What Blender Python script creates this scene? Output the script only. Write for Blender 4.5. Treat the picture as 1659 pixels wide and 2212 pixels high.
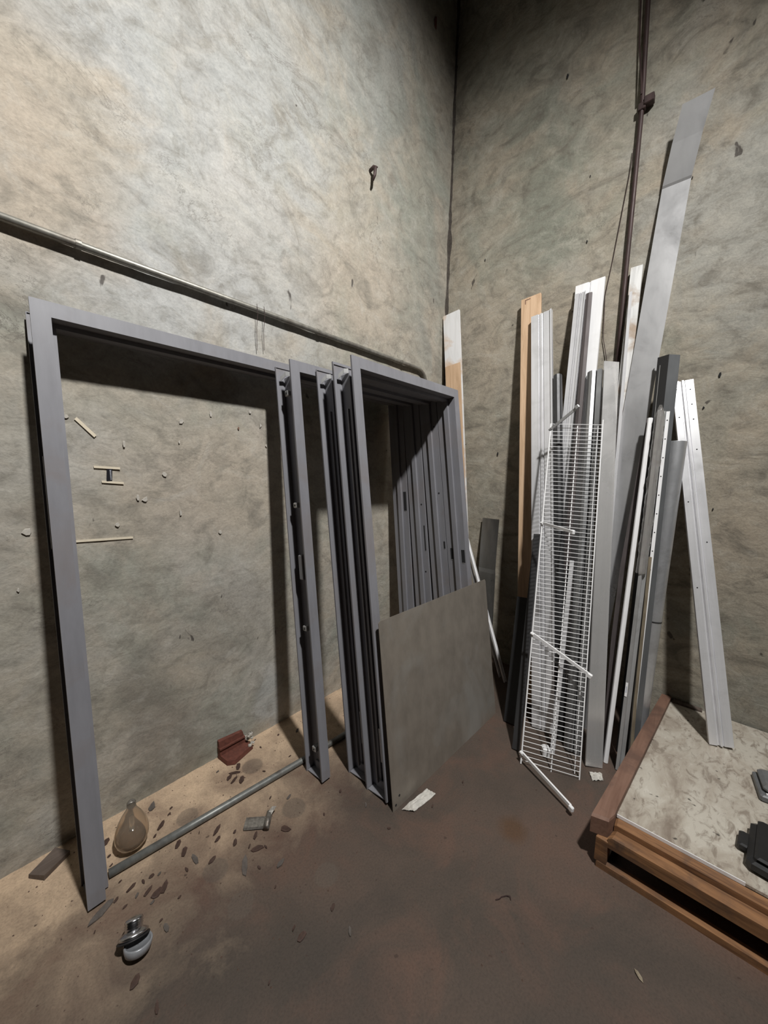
import bpy, bmesh, math, random
from mathutils import Vector, Matrix, noise

for o in list(bpy.data.objects):
    bpy.data.objects.remove(o, do_unlink=True)
scene = bpy.context.scene
COL = scene.collection
rnd = random.Random(11)

# ------------------------------------------------------------------ camera
CAM_POS = (-2.8608, -1.8933, 1.6)
yaw, pitch, roll = math.radians(42.10), math.radians(6.57), math.radians(1.22)
fwd = Vector((math.cos(yaw)*math.cos(pitch), math.sin(yaw)*math.cos(pitch), -math.sin(pitch)))
rgt = Vector((math.sin(yaw), -math.cos(yaw), 0))
upv = rgt.cross(fwd)
r2 = math.cos(roll)*rgt + math.sin(roll)*upv
u2 = -math.sin(roll)*rgt + math.cos(roll)*upv
cd = bpy.data.cameras.new('camera')
cam = bpy.data.objects.new('camera', cd)
COL.objects.link(cam)
cd.sensor_fit = 'HORIZONTAL'
cd.sensor_width = 36.0
cd.lens = 787.8/1659*36.0
cd.clip_start = 0.05
M = Matrix((r2, u2, -fwd)).transposed().to_4x4()
M.translation = CAM_POS
cam.matrix_world = M
scene.camera = cam

# ------------------------------------------------------------------ world, lamp, exposure
w = bpy.data.worlds.new('world')
scene.world = w
w.use_nodes = True
w.node_tree.nodes['Background'].inputs[0].default_value = (0.9, 0.95, 1.0, 1)
w.node_tree.nodes['Background'].inputs[1].default_value = 0.02
ld = bpy.data.lights.new('ceiling_floodlight', 'SPOT')
ld.energy = 900
ld.color = (1.0, 0.985, 0.955)
ld.shadow_soft_size = 0.11
ld.spot_size = math.radians(111)
ld.spot_blend = 1.0
lamp = bpy.data.objects.new('ceiling_floodlight', ld)
COL.objects.link(lamp)
lamp.location = (-2.42, -2.82, 4.95)
lamp.rotation_euler = (Vector((-1.35, 0.0, 1.0)) - lamp.location).to_track_quat('-Z', 'Y').to_euler()
vs = scene.view_settings
vs.view_transform = 'Standard'
vs.look = 'None'
vs.gamma = 1.0
vs.use_curve_mapping = False
vs.exposure = 0.1

# ------------------------------------------------------------------ material helpers
class NT:
    def __init__(s, name):
        s.m = bpy.data.materials.new(name)
        s.m.use_nodes = True
        s.t = s.m.node_tree
        s.n = s.t.nodes
        s.b = s.n['Principled BSDF']
        s.tc = s.n.new('ShaderNodeTexCoord')
    def link(s, a, b):
        s.t.links.new(a, b)
    def mapped(s, scale=(1, 1, 1), rot=(0, 0, 0), loc=(0, 0, 0), src=None):
        mp = s.n.new('ShaderNodeMapping')
        mp.inputs['Scale'].default_value = scale
        mp.inputs['Rotation'].default_value = rot
        mp.inputs['Location'].default_value = loc
        s.link(src or s.tc.outputs['Object'], mp.inputs['Vector'])
        return mp.outputs[0]
    def noise(s, vec, scale, detail=5, rough=.55, dist=0.0):
        n = s.n.new('ShaderNodeTexNoise')
        n.inputs['Scale'].default_value = scale
        n.inputs['Detail'].default_value = detail
        n.inputs['Roughness'].default_value = rough
        n.inputs['Distortion'].default_value = dist
        s.link(vec, n.inputs['Vector'])
        return n.outputs['Fac']
    def ramp(s, fac, stops, interp='LINEAR'):
        r = s.n.new('ShaderNodeValToRGB')
        r.color_ramp.interpolation = interp
        e = r.color_ramp.elements
        while len(e) < len(stops):
            e.new(.5)
        for i, (p, c) in enumerate(stops):
            e[i].position = p
            if not hasattr(c, '__len__'):
                c = (c, c, c)
            e[i].color = (*c, 1)
        s.link(fac, r.inputs[0])
        return r.outputs[0]
    def mix(s, fac, a, b, mode='MIX'):
        m = s.n.new('ShaderNodeMix')
        m.data_type = 'RGBA'
        m.blend_type = mode
        for sock, v in ((m.inputs[0], fac), (m.inputs[6], a), (m.inputs[7], b)):
            if hasattr(v, 'is_linked'):
                s.link(v, sock)
            elif hasattr(v, '__len__'):
                sock.default_value = (*v, 1)
            else:
                sock.default_value = v
        return m.outputs[2]
    def math(s, op, a, b=None, c=None, clamp=False):
        m = s.n.new('ShaderNodeMath')
        m.operation = op
        m.use_clamp = clamp
        for i, v in enumerate((a, b, c)):
            if v is None:
                continue
            if hasattr(v, 'is_linked'):
                s.link(v, m.inputs[i])
            else:
                m.inputs[i].default_value = v
        return m.outputs[0]
    def bump(s, h, strength=.3, dist=.01):
        b = s.n.new('ShaderNodeBump')
        b.inputs['Strength'].default_value = strength
        b.inputs['Distance'].default_value = dist
        s.link(h, b.inputs['Height'])
        s.link(b.outputs[0], s.b.inputs['Normal'])
    def fin(s, col=None, rough=.6, metal=0.0):
        for k, v in (('Base Color', col), ('Roughness', rough), ('Metallic', metal)):
            if v is None:
                continue
            if hasattr(v, 'is_linked'):
                s.link(v, s.b.inputs[k])
            elif hasattr(v, '__len__'):
                s.b.inputs[k].default_value = (*v, 1)
            else:
                s.b.inputs[k].default_value = v
        return s.m

def wall_mat(name, seed, ax, streak, patches, tint=(1, 1, 1)):
    """trowelled, stained cement plaster; ax = which object axis runs along the wall"""
    t = NT(name)
    rot = (0, math.radians(40), 0) if ax == 'x' else (math.radians(-40), 0, 0)
    v = t.mapped(loc=(seed, seed*.7, seed*.3))
    big = t.noise(v, .8, 5, .6, .8)
    mid = t.noise(t.mapped(loc=(seed*2, 0, 3)), 2.1, 7, .62, 1.0)
    grn = t.noise(t.mapped(loc=(3, seed*3, 1)), 1.4, 6, .62, 1.2)
    stk = t.noise(t.mapped(scale=(1, 1, 1.6), rot=rot, loc=(seed, 1, 2)), 3.6, 8, .62, 1.6)
    sml = t.noise(t.mapped(scale=(1, 1, 1.35), rot=rot, loc=(2, seed, 7)), 15, 7, .62, .9)
    fine = t.noise(v, 95, 6, .68, .3)
    base = t.ramp(big, [(.34, (.30, .295, .26)), (.5, (.365, .34, .285)), (.64, (.40, .38, .34))])
    base = t.mix(t.ramp(mid, [(.44, 0), (.64, .7)]), base, (.42, .365, .295))
    base = t.mix(t.ramp(grn, [(.5, 0), (.66, .65)]), base, (.275, .29, .25))
    for (c, rad, ang, col, amt) in patches:
        m1 = t.mapped(loc=tuple(-q for q in c))
        m2 = t.mapped(src=m1, rot=(0, ang, 0) if ax == 'x' else (ang, 0, 0))
        m3 = t.mapped(src=m2, scale=(1/rad[0], 1, 1/rad[1]) if ax == 'x' else (1, 1/rad[0], 1/rad[1]))
        ln = t.n.new('ShaderNodeVectorMath')
        ln.operation = 'LENGTH'
        t.link(m3, ln.inputs[0])
        q = t.math('ADD', ln.outputs['Value'], t.math('MULTIPLY', t.math('SUBTRACT', mid, .5), 2.2))
        base = t.mix(t.ramp(q, [(.45, amt), (1.1, 0)]), base, col)
    base = t.mix(t.ramp(stk, [(.33, .55*streak), (.45, .14*streak), (.53, 0)]), base, (.17, .155, .13))
    base = t.mix(t.ramp(stk, [(.55, 0), (.7, .35*streak)]), base, (.50, .48, .43))
    smu = t.noise(t.mapped(loc=(seed, 4, 6)), 4.2, 7, .66, 1.6)
    base = t.mix(t.ramp(smu, [(.34, .5), (.46, 0)]), base, (.20, .185, .155))
    base = t.mix(t.ramp(smu, [(.56, 0), (.7, .45)]), base, (.47, .45, .405))
    base = t.mix(.35*min(1.2, streak+.1), base, t.ramp(sml, [(.3, .6), (.5, 1.0), (.68, 1.22)]), 'MULTIPLY')
    base = t.mix(.45, base, t.ramp(fine, [(.28, .6), (.5, 1.0), (.7, 1.25)]), 'MULTIPLY')
    spk = t.noise(t.mapped(scale=(1, 1, .55), loc=(seed, 5, 9)), 14, 3, .5, .5)
    base = t.mix(t.ramp(spk, [(.245, .85), (.275, 0)]), base, (.06, .05, .045))
    cr = t.noise(t.mapped(scale=(1, 1, 1.5), rot=rot, loc=(9, seed, 4)), 2.2, 10, .74, 1.4)
    msk = t.ramp(t.noise(t.mapped(loc=(1, 2, seed)), 2.6, 4, .6), [(.5, 0), (.62, 1)])
    crk = t.mix(1.0, t.ramp(cr, [(.491, 0), (.499, .75), (.501, .75), (.509, 0)]), msk, 'MULTIPLY')
    base = t.mix(crk, base, (.12, .105, .09))
    base = t.mix(1.0, base, tint, 'MULTIPLY')
    h = t.mix(.5, t.ramp(sml, [(.3, 0), (.7, 1)]), t.ramp(stk, [(.3, 0), (.7, 1)]))
    t.bump(t.mix(.3, h, fine), .22*streak+.06, .014)
    return t.fin(base, .85)

def floor_mat():
    t = NT('painted_concrete_floor')
    v = t.mapped()
    big = t.noise(v, 1.1, 5, .6, .5)
    mid = t.noise(t.mapped(loc=(4, 2, 0)), 3.6, 7, .62, .6)
    fine = t.noise(v, 130, 6, .7)
    base = t.ramp(big, [(.35, (.060, .046, .036)), (.5, (.085, .061, .047)), (.66, (.108, .068, .050))])
    base = t.mix(t.ramp(mid, [(.5, 0), (.7, .55)]), base, (.135, .072, .050))
    base = t.mix(t.ramp(mid, [(.3, .6), (.45, 0)]), base, (.062, .049, .039))
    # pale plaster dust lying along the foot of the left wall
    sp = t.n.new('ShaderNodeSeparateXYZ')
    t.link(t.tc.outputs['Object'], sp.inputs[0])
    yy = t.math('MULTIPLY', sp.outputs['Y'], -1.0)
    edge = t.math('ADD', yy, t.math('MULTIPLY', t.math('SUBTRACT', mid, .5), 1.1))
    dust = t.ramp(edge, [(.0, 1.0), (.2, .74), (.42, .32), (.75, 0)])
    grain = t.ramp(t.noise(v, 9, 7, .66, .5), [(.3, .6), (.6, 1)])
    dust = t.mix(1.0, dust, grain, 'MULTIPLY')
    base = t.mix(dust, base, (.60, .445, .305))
    # dried round drip rings
    for (cx, cy, r) in ((-1.972, -.555, .055), (-2.342, -.559, .052), (-2.05, -.894, .05), (-2.328, -.744, .05), (-1.986, -.186, .06), (-2.332, -.242, .05)):
        d = t.n.new('ShaderNodeVectorMath')
        d.operation = 'DISTANCE'
        t.link(t.tc.outputs['Object'], d.inputs[0])
        d.inputs[1].default_value = (cx, cy, 0)
        q = t.math('ADD', t.math('DIVIDE', d.outputs['Value'], r), t.math('MULTIPLY', t.math('SUBTRACT', mid, .5), .5))
        base = t.mix(t.ramp(q, [(.85, .5), (1.0, 0)]), base, (.10, .08, .064))
    for (cx, cy, r, col, amt) in ((-1.36, -1.36, .075, (.085, .042, .018), .75), (-1.05, -2.1, .3, (.16, .06, .03), .35), (-2.25, -1.25, .35, (.05, .04, .033), .5), (-1.75, -1.75, .4, (.045, .037, .03), .45)):
        d = t.n.new('ShaderNodeVectorMath')
        d.operation = 'DISTANCE'
        t.link(t.tc.outputs['Object'], d.inputs[0])
        d.inputs[1].default_value = (cx, cy, 0)
        q = t.math('ADD', t.math('DIVIDE', d.outputs['Value'], r), t.math('MULTIPLY', t.math('SUBTRACT', mid, .5), 1.6))
        base = t.mix(t.ramp(q, [(.3, amt), (1.0, 0)]), base, col)
    base = t.mix(.8, base, t.ramp(fine, [(.3, .68), (.5, 1), (.72, 1.2)]), 'MULTIPLY')
    spk = t.noise(t.mapped(loc=(7, 7, 0)), 34, 2, .5)
    base = t.mix(t.ramp(spk, [(.24, .8), (.28, 0)]), base, (.05, .03, .022))
    t.bump(t.mix(.5, fine, mid), .35, .006)
    return t.fin(base, .78)

def paint_mat(name, col, rough=.5, metal=0.0, var=.25, scale=6, stretch=.12, bump=.05, dirt=None, dirt_amt=.5):
    """painted or dull surface with streaks along the local Z axis"""
    t = NT(name)
    n1 = t.noise(t.mapped(scale=(1, 1, stretch)), scale*6, 6, .6)
    n2 = t.noise(t.mapped(), scale, 6, .62, .5)
    lo = tuple(c*(1-var) for c in col)
    hi = tuple(min(1, c*(1+var*.6)) for c in col)
    base = t.ramp(n1, [(.3, lo), (.55, col), (.75, hi)])
    if dirt:
        base = t.mix(t.ramp(n2, [(.5, 0), (.68, dirt_amt)]), base, dirt)
    t.bump(n2, bump, .004)
    r = t.ramp(n2, [(.3, max(0, rough-.08)), (.7, min(1, rough+.1))])
    return t.fin(base, r, metal)

def wood_mat(name, c1, c2, dirt=None, axis='z', rough=.7):
    t = NT(name)
    sc = {'x': (.09, 1, 1), 'y': (1, .09, 1), 'z': (1, 1, .09)}[axis]
    g = t.noise(t.mapped(scale=sc), 40, 7, .6, .8)
    b = t.noise(t.mapped(), 5, 6, .6, .5)
    base = t.ramp(g, [(.32, c1), (.6, c2)])
    if dirt:
        base = t.mix(t.ramp(b, [(.47, 0), (.63, .85)]), base, dirt)
    t.bump(g, .2, .004)
    return t.fin(base, rough)

def brushed_mat(name, col, rough=.3, dirt=.3, scale=1.0, wav=.0):
    t = NT(name)
    n1 = t.noise(t.mapped(scale=(1, 1, .02)), 120*scale, 4, .6)
    n2 = t.noise(t.mapped(), 6, 6, .65, .6)
    base = t.mix(t.ramp(n2, [(.45, 0), (.75, dirt)]), t.ramp(n1, [(.3, tuple(c*.85 for c in col)), (.7, col)]), tuple(c*.45 for c in col))
    if wav:
        t.bump(t.noise(t.mapped(scale=(.6, .6, 1.0)), 2.6, 1, .4), wav*3, .03)
    return t.fin(base, t.ramp(n2, [(.3, rough), (.7, rough+.14)]), 1.0)

MAT = {}
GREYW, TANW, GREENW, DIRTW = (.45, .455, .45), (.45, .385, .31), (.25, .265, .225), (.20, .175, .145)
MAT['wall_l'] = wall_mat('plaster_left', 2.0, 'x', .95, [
    ((-1.9, 0, 2.75), (.75, .95), .45, GREYW, .6), ((-2.3, 0, 2.3), (.6, .35), .2, GREYW, .6), ((-2.72, 0, 2.7), (.35, .5), 0, TANW, .8), ((-1.0, 0, 2.75), (.6, .45), .4, TANW, .7),  # pale grey paint; first patch sits lower to paint in mid-wall brightness
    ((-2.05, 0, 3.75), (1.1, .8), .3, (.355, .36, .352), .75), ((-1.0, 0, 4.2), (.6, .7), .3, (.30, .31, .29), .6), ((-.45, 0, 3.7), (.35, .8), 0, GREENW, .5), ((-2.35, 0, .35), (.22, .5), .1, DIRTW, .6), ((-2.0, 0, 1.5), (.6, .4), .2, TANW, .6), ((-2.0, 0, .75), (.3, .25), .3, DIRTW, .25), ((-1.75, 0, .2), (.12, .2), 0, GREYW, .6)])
MAT['wall_r'] = wall_mat('plaster_right', 8.3, 'y', 1.35, [
    ((0, -.75, 3.65), (.3, .7), .2, GREENW, .8), ((0, -1.9, 3.0), (.5, .9), .3, (.38, .385, .37), .7), ((0, -.35, 2.6), (.3, .5), 0, TANW, .5), ((0, -2.05, 1.2), (.45, .5), 0, TANW, .45), ((0, -.5, .7), (.3, .5), 0, TANW, .4)], (.86, .84, .80))
MAT['wall_far'] = paint_mat('dark_block_wall', (.10, .10, .095), .9)
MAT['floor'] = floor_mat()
MAT['frame'] = paint_mat('grey_primer', (.215, .215, .235), .5, 0, .12, 4, .2, .04, (.19, .165, .16), .5)
MAT['frame_in'] = paint_mat('galvanised_clip', (.42, .42, .42), .45, .5, .2, 8)
MAT['hole_shade'] = paint_mat('recess_shade', (.012, .012, .013), .9)  # near-black plates and discs paint the shade inside holes
MAT['sheet'] = paint_mat('dull_zinc_sheet', (.265, .235, .20), .44, .35, .2, 2.2, .6, .04, (.33, .325, .305), .6)
MAT['white'] = paint_mat('white_coated_metal', (.88, .88, .89), .38, 0, .08, 5, .08, .03, (.66, .65, .63), .35)
MAT['alu'] = paint_mat('mill_aluminium', (.82, .82, .84), .33, .42, .12, 5, .05, .03, (.55, .55, .55), .5)
MAT['stain'] = paint_mat('brushed_stainless', (.80, .79, .78), .28, .66, .1, 3, .03, .02, (.55, .54, .52), .5)
MAT['alusheet'] = paint_mat('aluminium_sheet', (.68, .68, .69), .32, .7, .1, 2.5, .3, .12, (.44, .44, .44), .6)
MAT['darksheet'] = brushed_mat('dark_tin', (.5, .5, .49), .26, .5, .6, .3)
MAT['darksteel'] = paint_mat('dark_steel', (.075, .075, .078), .42, .6, .3, 4)
MAT['midsteel'] = paint_mat('grey_steel', (.34, .345, .35), .36, .75, .2, 4)
MAT['anglesteel'] = paint_mat('angle_steel', (.13, .135, .14), .42, .3, .2, 4)
MAT['trimgrey'] = paint_mat('trim_grey', (.40, .40, .40), .36, .3, .2, 5, .1, .04, (.2, .19, .18), .6)
MAT['brownstrip'] = paint_mat('dark_bronze_strip', (.10, .085, .085), .5, .3, .3, 5)
MAT['gold'] = paint_mat('yellowed_strip', (.30, .25, .18), .4, .3, .35, 7)
MAT['pipe'] = paint_mat('grey_pipe', (.60, .61, .63), .4, .68, .15, 4, .3, .03, (.13, .12, .115), .5)
MAT['black'] = paint_mat('black_metal', (.014, .014, .015), .5, 0, .3, 4)
MAT['blackplastic'] = paint_mat('black_plastic', (.013, .013, .014), .38, 0, .2, 9, 1)
MAT['galv'] = paint_mat('galvanised_conduit', (.27, .26, .23), .45, .5, .3, 6, .3, .08, (.12, .095, .075), .6)
MAT['rust'] = paint_mat('rusty_conduit', (.06, .036, .034), .55, .2, .4, 8, .2, .1)
MAT['floorbar'] = paint_mat('grey_floor_pipe', (.20, .205, .195), .45, .4, .3, 7, .3, .08, (.08, .065, .055), .7)
MAT['palewood'] = wood_mat('pale_timber', (.50, .33, .20), (.66, .46, .30))
MAT['wornboard'] = wood_mat('worn_painted_board', (.70, .70, .70), (.78, .78, .79), (.62, .45, .31))
MAT['peelboard'] = wood_mat('peeling_board', (.56, .56, .55), (.74, .74, .73), (.34, .24, .16))
MAT['orangewood'] = wood_mat('orange_timber', (.12, .055, .024), (.29, .145, .064), (.07, .045, .034), 'y')
MAT['brownwood'] = wood_mat('dusty_brown_timber', (.15, .078, .052), (.205, .115, .08), (.11, .062, .045), 'x')
MAT['darkwood'] = wood_mat('old_dark_timber', (.075, .055, .045), (.13, .10, .082), None, 'x')
MAT['brick'] = paint_mat('clay_tile', (.13, .042, .028), .8, 0, .35, 8, 1, .2)
MAT['plaster'] = paint_mat('plaster_crumb', (.5, .47, .42), .9, 0, .2, 10, 1, .3)
MAT['tape'] = paint_mat('masking_tape', (.72, .64, .50), .7, 0, .08, 9, 1)
MAT['label'] = paint_mat('black_label', (.02, .02, .025), .35)
MAT['print'] = paint_mat('pale_print', (.5, .52, .58), .6)
MAT['ink'] = paint_mat('dark_print', (.06, .06, .06), .6)
MAT['paper'] = paint_mat('soiled_paper', (.56, .54, .50), .85, 0, .2, 9, 1, .25, (.30, .27, .23), .8)
MAT['flake'] = paint_mat('brown_flake', (.062, .034, .025), .7, 0, .4, 12, 1)
MAT['flakegrey'] = paint_mat('grey_flake', (.10, .085, .075), .75, 0, .3, 12, 1)
MAT['crumb'] = paint_mat('floor_crumb', (.11, .07, .052), .85)
MAT['grime'] = paint_mat('corner_grime', (.07, .058, .048), .9, 0, .4, 9, 1, .3)
MAT['chrome'] = paint_mat('dull_chrome', (.62, .62, .64), .22, 1.0, .2, 9, 1)
MAT['porcelain'] = paint_mat('grey_porcelain', (.30, .31, .33), .3, .2, .15, 9, 1)
MAT['clipmetal'] = paint_mat('tarnished_metal', (.36, .34, .31), .4, .7, .4, 16, 1, .2, (.07, .05, .04), .8)
MAT['greybox'] = paint_mat('grey_enamel', (.16, .165, .17), .45, .2, .15, 5, 1, .05, (.17, .13, .10), .5)

def board_mat():
    t = NT('stained_white_board')
    v = t.mapped(scale=(1, 2.0, 1), rot=(0, 0, .5))
    a = t.noise(v, 3.2, 8, .66, .9)
    b = t.noise(t.mapped(scale=(1, 1.8, 1), rot=(0, 0, .4)), 13, 7, .66, 1.0)
    base = t.ramp(a, [(.3, (.245, .20, .16)), (.47, (.40, .355, .295)), (.62, (.50, .465, .40))])
    base = t.mix(t.ramp(b, [(.36, .75), (.48, 0)]), base, (.20, .16, .125))
    base = t.mix(t.ramp(b, [(.6, 0), (.7, .5)]), base, (.64, .61, .55))
    s = t.noise(t.mapped(loc=(3, 1, 0)), 24, 2, .5)
    base = t.mix(t.ramp(s, [(.25, .9), (.29, 0)]), base, (.06, .05, .04))
    t.bump(b, .12, .004)
    return t.fin(base, .62)
MAT['board'] = board_mat()

def glass_mat():
    t = NT('clear_dusty_glass')
    b = t.b
    b.inputs['Base Color'].default_value = (.80, .72, .62, 1)
    b.inputs['Roughness'].default_value = .06
    b.inputs['IOR'].default_value = 1.45
    b.inputs['Transmission Weight'].default_value = .93
    return t.m
MAT['glass'] = glass_mat()

def film_mat():
    t = NT('clear_plastic_film')
    t.b.inputs['Base Color'].default_value = (.93, .90, .86, 1)
    t.b.inputs['Roughness'].default_value = .07
    t.b.inputs['Transmission Weight'].default_value = .92
    t.b.inputs['IOR'].default_value = 1.25
    return t.m
MAT['film'] = film_mat()

# ------------------------------------------------------------------ object helpers
MW = {}
def put(o, parent=None, mw=None):
    COL.objects.link(o)
    mw = mw or Matrix()
    if parent is not None:
        o.parent = parent
        o.matrix_basis = MW[parent.name].inverted() @ mw
    else:
        o.matrix_basis = mw
    MW[o.name] = mw.copy()
    return o
def tag(o, label=None, cat=None, group=None, kind=None):
    if label: o['label'] = label
    if cat: o['category'] = cat
    if group: o['group'] = group
    if kind: o['kind'] = kind
    return o
def empty(name, mw, label, cat, group=None):
    o = bpy.data.objects.new(name, None)
    o.empty_display_size = .1
    put(o, None, mw)
    return tag(o, label, cat, group)
def mk(name, verts, faces, mat, parent=None, mw=None, smooth=False):
    """one mesh object; verts are local to mw (world matrix)"""
    me = bpy.data.meshes.new(name)
    bm = bmesh.new()
    vs_ = [bm.verts.new(v) for v in verts]
    for f in faces:
        try:
            bm.faces.new([vs_[i] for i in f])
        except ValueError:
            pass
    bmesh.ops.recalc_face_normals(bm, faces=bm.faces)
    bm.to_mesh(me)
    bm.free()
    me.materials.append(MAT[mat] if isinstance(mat, str) else mat)
    if smooth:
        for p in me.polygons: p.use_smooth = True
    return put(bpy.data.objects.new(name, me), parent, mw)
def share(name, src, parent, mw):
    return put(bpy.data.objects.new(name, src.data), parent, mw)
class G:
    """geometry collector"""
    def __init__(s):
        s.v, s.f = [], []
    def add(s, v, f):
        k = len(s.v)
        s.v += [tuple(x) for x in v]
        s.f += [tuple(i+k for i in q) for q in f]
        return s
    def box(s, a, b):
        (x0, y0, z0), (x1, y1, z1) = a, b
        return s.add([(x0,y0,z0),(x1,y0,z0),(x1,y1,z0),(x0,y1,z0),(x0,y0,z1),(x1,y0,z1),(x1,y1,z1),(x0,y1,z1)],
                     [(0,3,2,1),(4,5,6,7),(0,1,5,4),(1,2,6,5),(2,3,7,6),(3,0,4,7)])
    def bbox(s, a, b, r=.004):
        """box with chamfered vertical and horizontal edges (two stacked insets)"""
        (x0, y0, z0), (x1, y1, z1) = a, b
        rings = []
        for z, i in ((z0, r), (z0+r, 0), (z1-r, 0), (z1, r)):
            c = r
            rings.append([(x0+i+c,y0+i,z),(x1-i-c,y0+i,z),(x1-i,y0+i+c,z),(x1-i,y1-i-c,z),(x1-i-c,y1-i,z),(x0+i+c,y1-i,z),(x0+i,y1-i-c,z),(x0+i,y0+i+c,z)])
        return s.rings(rings, True)
    def rings(s, rings, caps=True, closed=True):
        n = len(rings[0])
        v = [p for r in rings for p in r]
        f = []
        for k in range(len(rings)-1):
            for i in range(n if closed else n-1):
                j = (i+1) % n
                f.append((k*n+i, k*n+j, (k+1)*n+j, (k+1)*n+i))
        if caps:
            f.append(tuple(range(n))[::-1])
            f.append(tuple(range((len(rings)-1)*n, len(rings)*n)))
        return s.add(v, f)
    def prism(s, prof, z0, z1):
        return s.rings([[(u, -n, z0) for u, n in prof], [(u, -n, z1) for u, n in prof]])
    def lathe(s, prof, seg=24, caps=False):
        return s.rings([[(r*math.cos(2*math.pi*i/seg), r*math.sin(2*math.pi*i/seg), z) for i in range(seg)] for r, z in prof], caps)
    def tube(s, path, r, seg=8):
        path = [Vector(p) for p in path]
        rings = []
        for i, p in enumerate(path):
            d = (path[min(i+1, len(path)-1)] - path[max(i-1, 0)]).normalized()
            a = Vector((0, 0, 1)) if abs(d.z) < .9 else Vector((1, 0, 0))
            x = d.cross(a).normalized()
            y = d.cross(x)
            rr = r[i] if hasattr(r, '__len__') else r
            rings.append([tuple(p + rr*(math.cos(2*math.pi*k/seg)*x + math.sin(2*math.pi*k/seg)*y)) for k in range(seg)])
        return s.rings(rings)
    def ribbon(s, path, U, wd, t, wds=None):
        """flat strip of width wd (along U) and thickness t following path"""
        path = [Vector(p) for p in path]
        U = Vector(U).normalized()
        rings = []
        for i, p in enumerate(path):
            d = (path[min(i+1, len(path)-1)] - path[max(i-1, 0)]).normalized()
            nn = U.cross(d).normalized()
            ww = wds[i] if wds else wd
            rings.append([tuple(p), tuple(p+U*ww), tuple(p+U*ww+nn*t), tuple(p+nn*t)])
        return s.rings(rings)
    def make(s, name, mat, parent=None, mw=None, smooth=False):
        return mk(name, s.v, s.f, mat, parent, mw, smooth)

def thick(pts, t):
    """closed outline around an open polyline (sheet metal of thickness t)"""
    P = [Vector(p) for p in pts]
    L, R = [], []
    for i, p in enumerate(P):
        ds = []
        if i > 0: ds.append((P[i]-P[i-1]).normalized())
        if i < len(P)-1: ds.append((P[i+1]-P[i]).normalized())
        ns = [Vector((-d.y, d.x)) for d in ds]
        n = sum(ns, Vector((0, 0)))
        n.normalize()
        k = 1.0/max(.4, n.dot(ns[0]))
        L.append(tuple(p+n*t*.5*k))
        R.append(tuple(p-n*t*.5*k))
    return L + R[::-1]
def frame_m(F, Z, U):
    """matrix with local x along U (made square to Z), z along Z, origin F; local -y faces the room"""
    Z = Vector(Z).normalized()
    U = Vector(U)
    U = (U - Z*U.dot(Z)).normalized()
    V = Z.cross(U)
    m = Matrix((U, V, Z)).transposed().to_4x4()
    m.translation = Vector(F)
    return m
def stick(name, F, T, U, prof, mat, label=None, cat=None, group=None, floor=0.0, wallx=-.004, parent=None, smooth=False):
    """a length of stock leaning from foot F to top T; profile (u across, n towards the room)"""
    F, T = Vector(F), Vector(T)
    L = (T-F).length
    m = frame_m(F, T-F, U)
    g = G().prism(prof, 0, L)
    ws = [m @ Vector(v) for v in g.v]
    m.translation += Vector((min(0, wallx-max(v.x for v in ws)), 0, floor-min(v.z for v in ws)))
    o = g.make(name, mat, parent, m, smooth)
    if label: tag(o, label, cat, group)
    return o, m, L
def T4(x, y, z): return Matrix.Translation((x, y, z))
def RZ(a): return Matrix.Rotation(a, 4, 'Z')
def RX(a): return Matrix.Rotation(a, 4, 'X')
def RY(a): return Matrix.Rotation(a, 4, 'Y')

# ------------------------------------------------------------------ the room
RX0, RY0, RH = -8.0, -8.5, 7.0
def plaster_wall(name, axis, length, mat, seed):
    nx, nz = int(length/.03), int(RH/.03)
    v, f = [], []
    for j in range(nz+1):
        for i in range(nx+1):
            s = -length*i/nx
            z = RH*j/nz
            q = Vector((s*1.1+seed, z*1.1, seed))
            d = .5+.5*noise.noise(q*1.7) + .3*noise.noise(q*7) + .18*noise.noise(q*17)
            d = max(0, min(1.2, d))*.007
            if z < .06: d += .004*(1+noise.noise(q*25))
            v.append((s, d, z) if axis == 'x' else (d, s, z))
    for j in range(nz):
        for i in range(nx):
            a = j*(nx+1)+i
            f.append((a, a+1, a+nx+2, a+nx+1))
    me = bpy.data.meshes.new(name)
    me.from_pydata(v, [], f)
    for p in me.polygons: p.use_smooth = True
    me.materials.append(MAT[mat])
    if axis == 'y': me.flip_normals()
    return tag(put(bpy.data.objects.new(name, me)), None, None, None, 'structure')
wall_left = plaster_wall('wall_left', 'x', -RX0, 'wall_l', 1.3)
wall_right = plaster_wall('wall_right', 'y', -RY0, 'wall_r', 7.7)
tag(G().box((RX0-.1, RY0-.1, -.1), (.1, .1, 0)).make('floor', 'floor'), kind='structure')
tag(G().box((RX0-.1, RY0-.1, RH), (.1, .1, RH+.1)).make('ceiling', 'wall_far'), kind='structure')
tag(G().box((RX0-.1, RY0, 0), (RX0, .1, RH)).make('wall_back', 'wall_far'), kind='structure')
tag(G().box((RX0, RY0-.1, 0), (.1, RY0, RH)).make('wall_side', 'wall_far'), kind='structure')

# plaster crust broken away along the corner: a ragged dark joint strip
g = G()
zz = 0.0
prev = None
while zz < RH:
    wdt = .008+.022*abs(noise.noise(Vector((0, 0, zz*4+.3)))) + .012*abs(noise.noise(Vector((3, 0, zz*19+.7))))
    ring = [(-wdt, .004, zz), (-.0015, -.0015, zz), (.004, -wdt, zz)]
    g_r = ring
    if prev: g.rings([prev, g_r], False, False)
    prev = g_r
    zz += .03
j = g.make('corner_joint', 'grime', wall_left)

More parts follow.
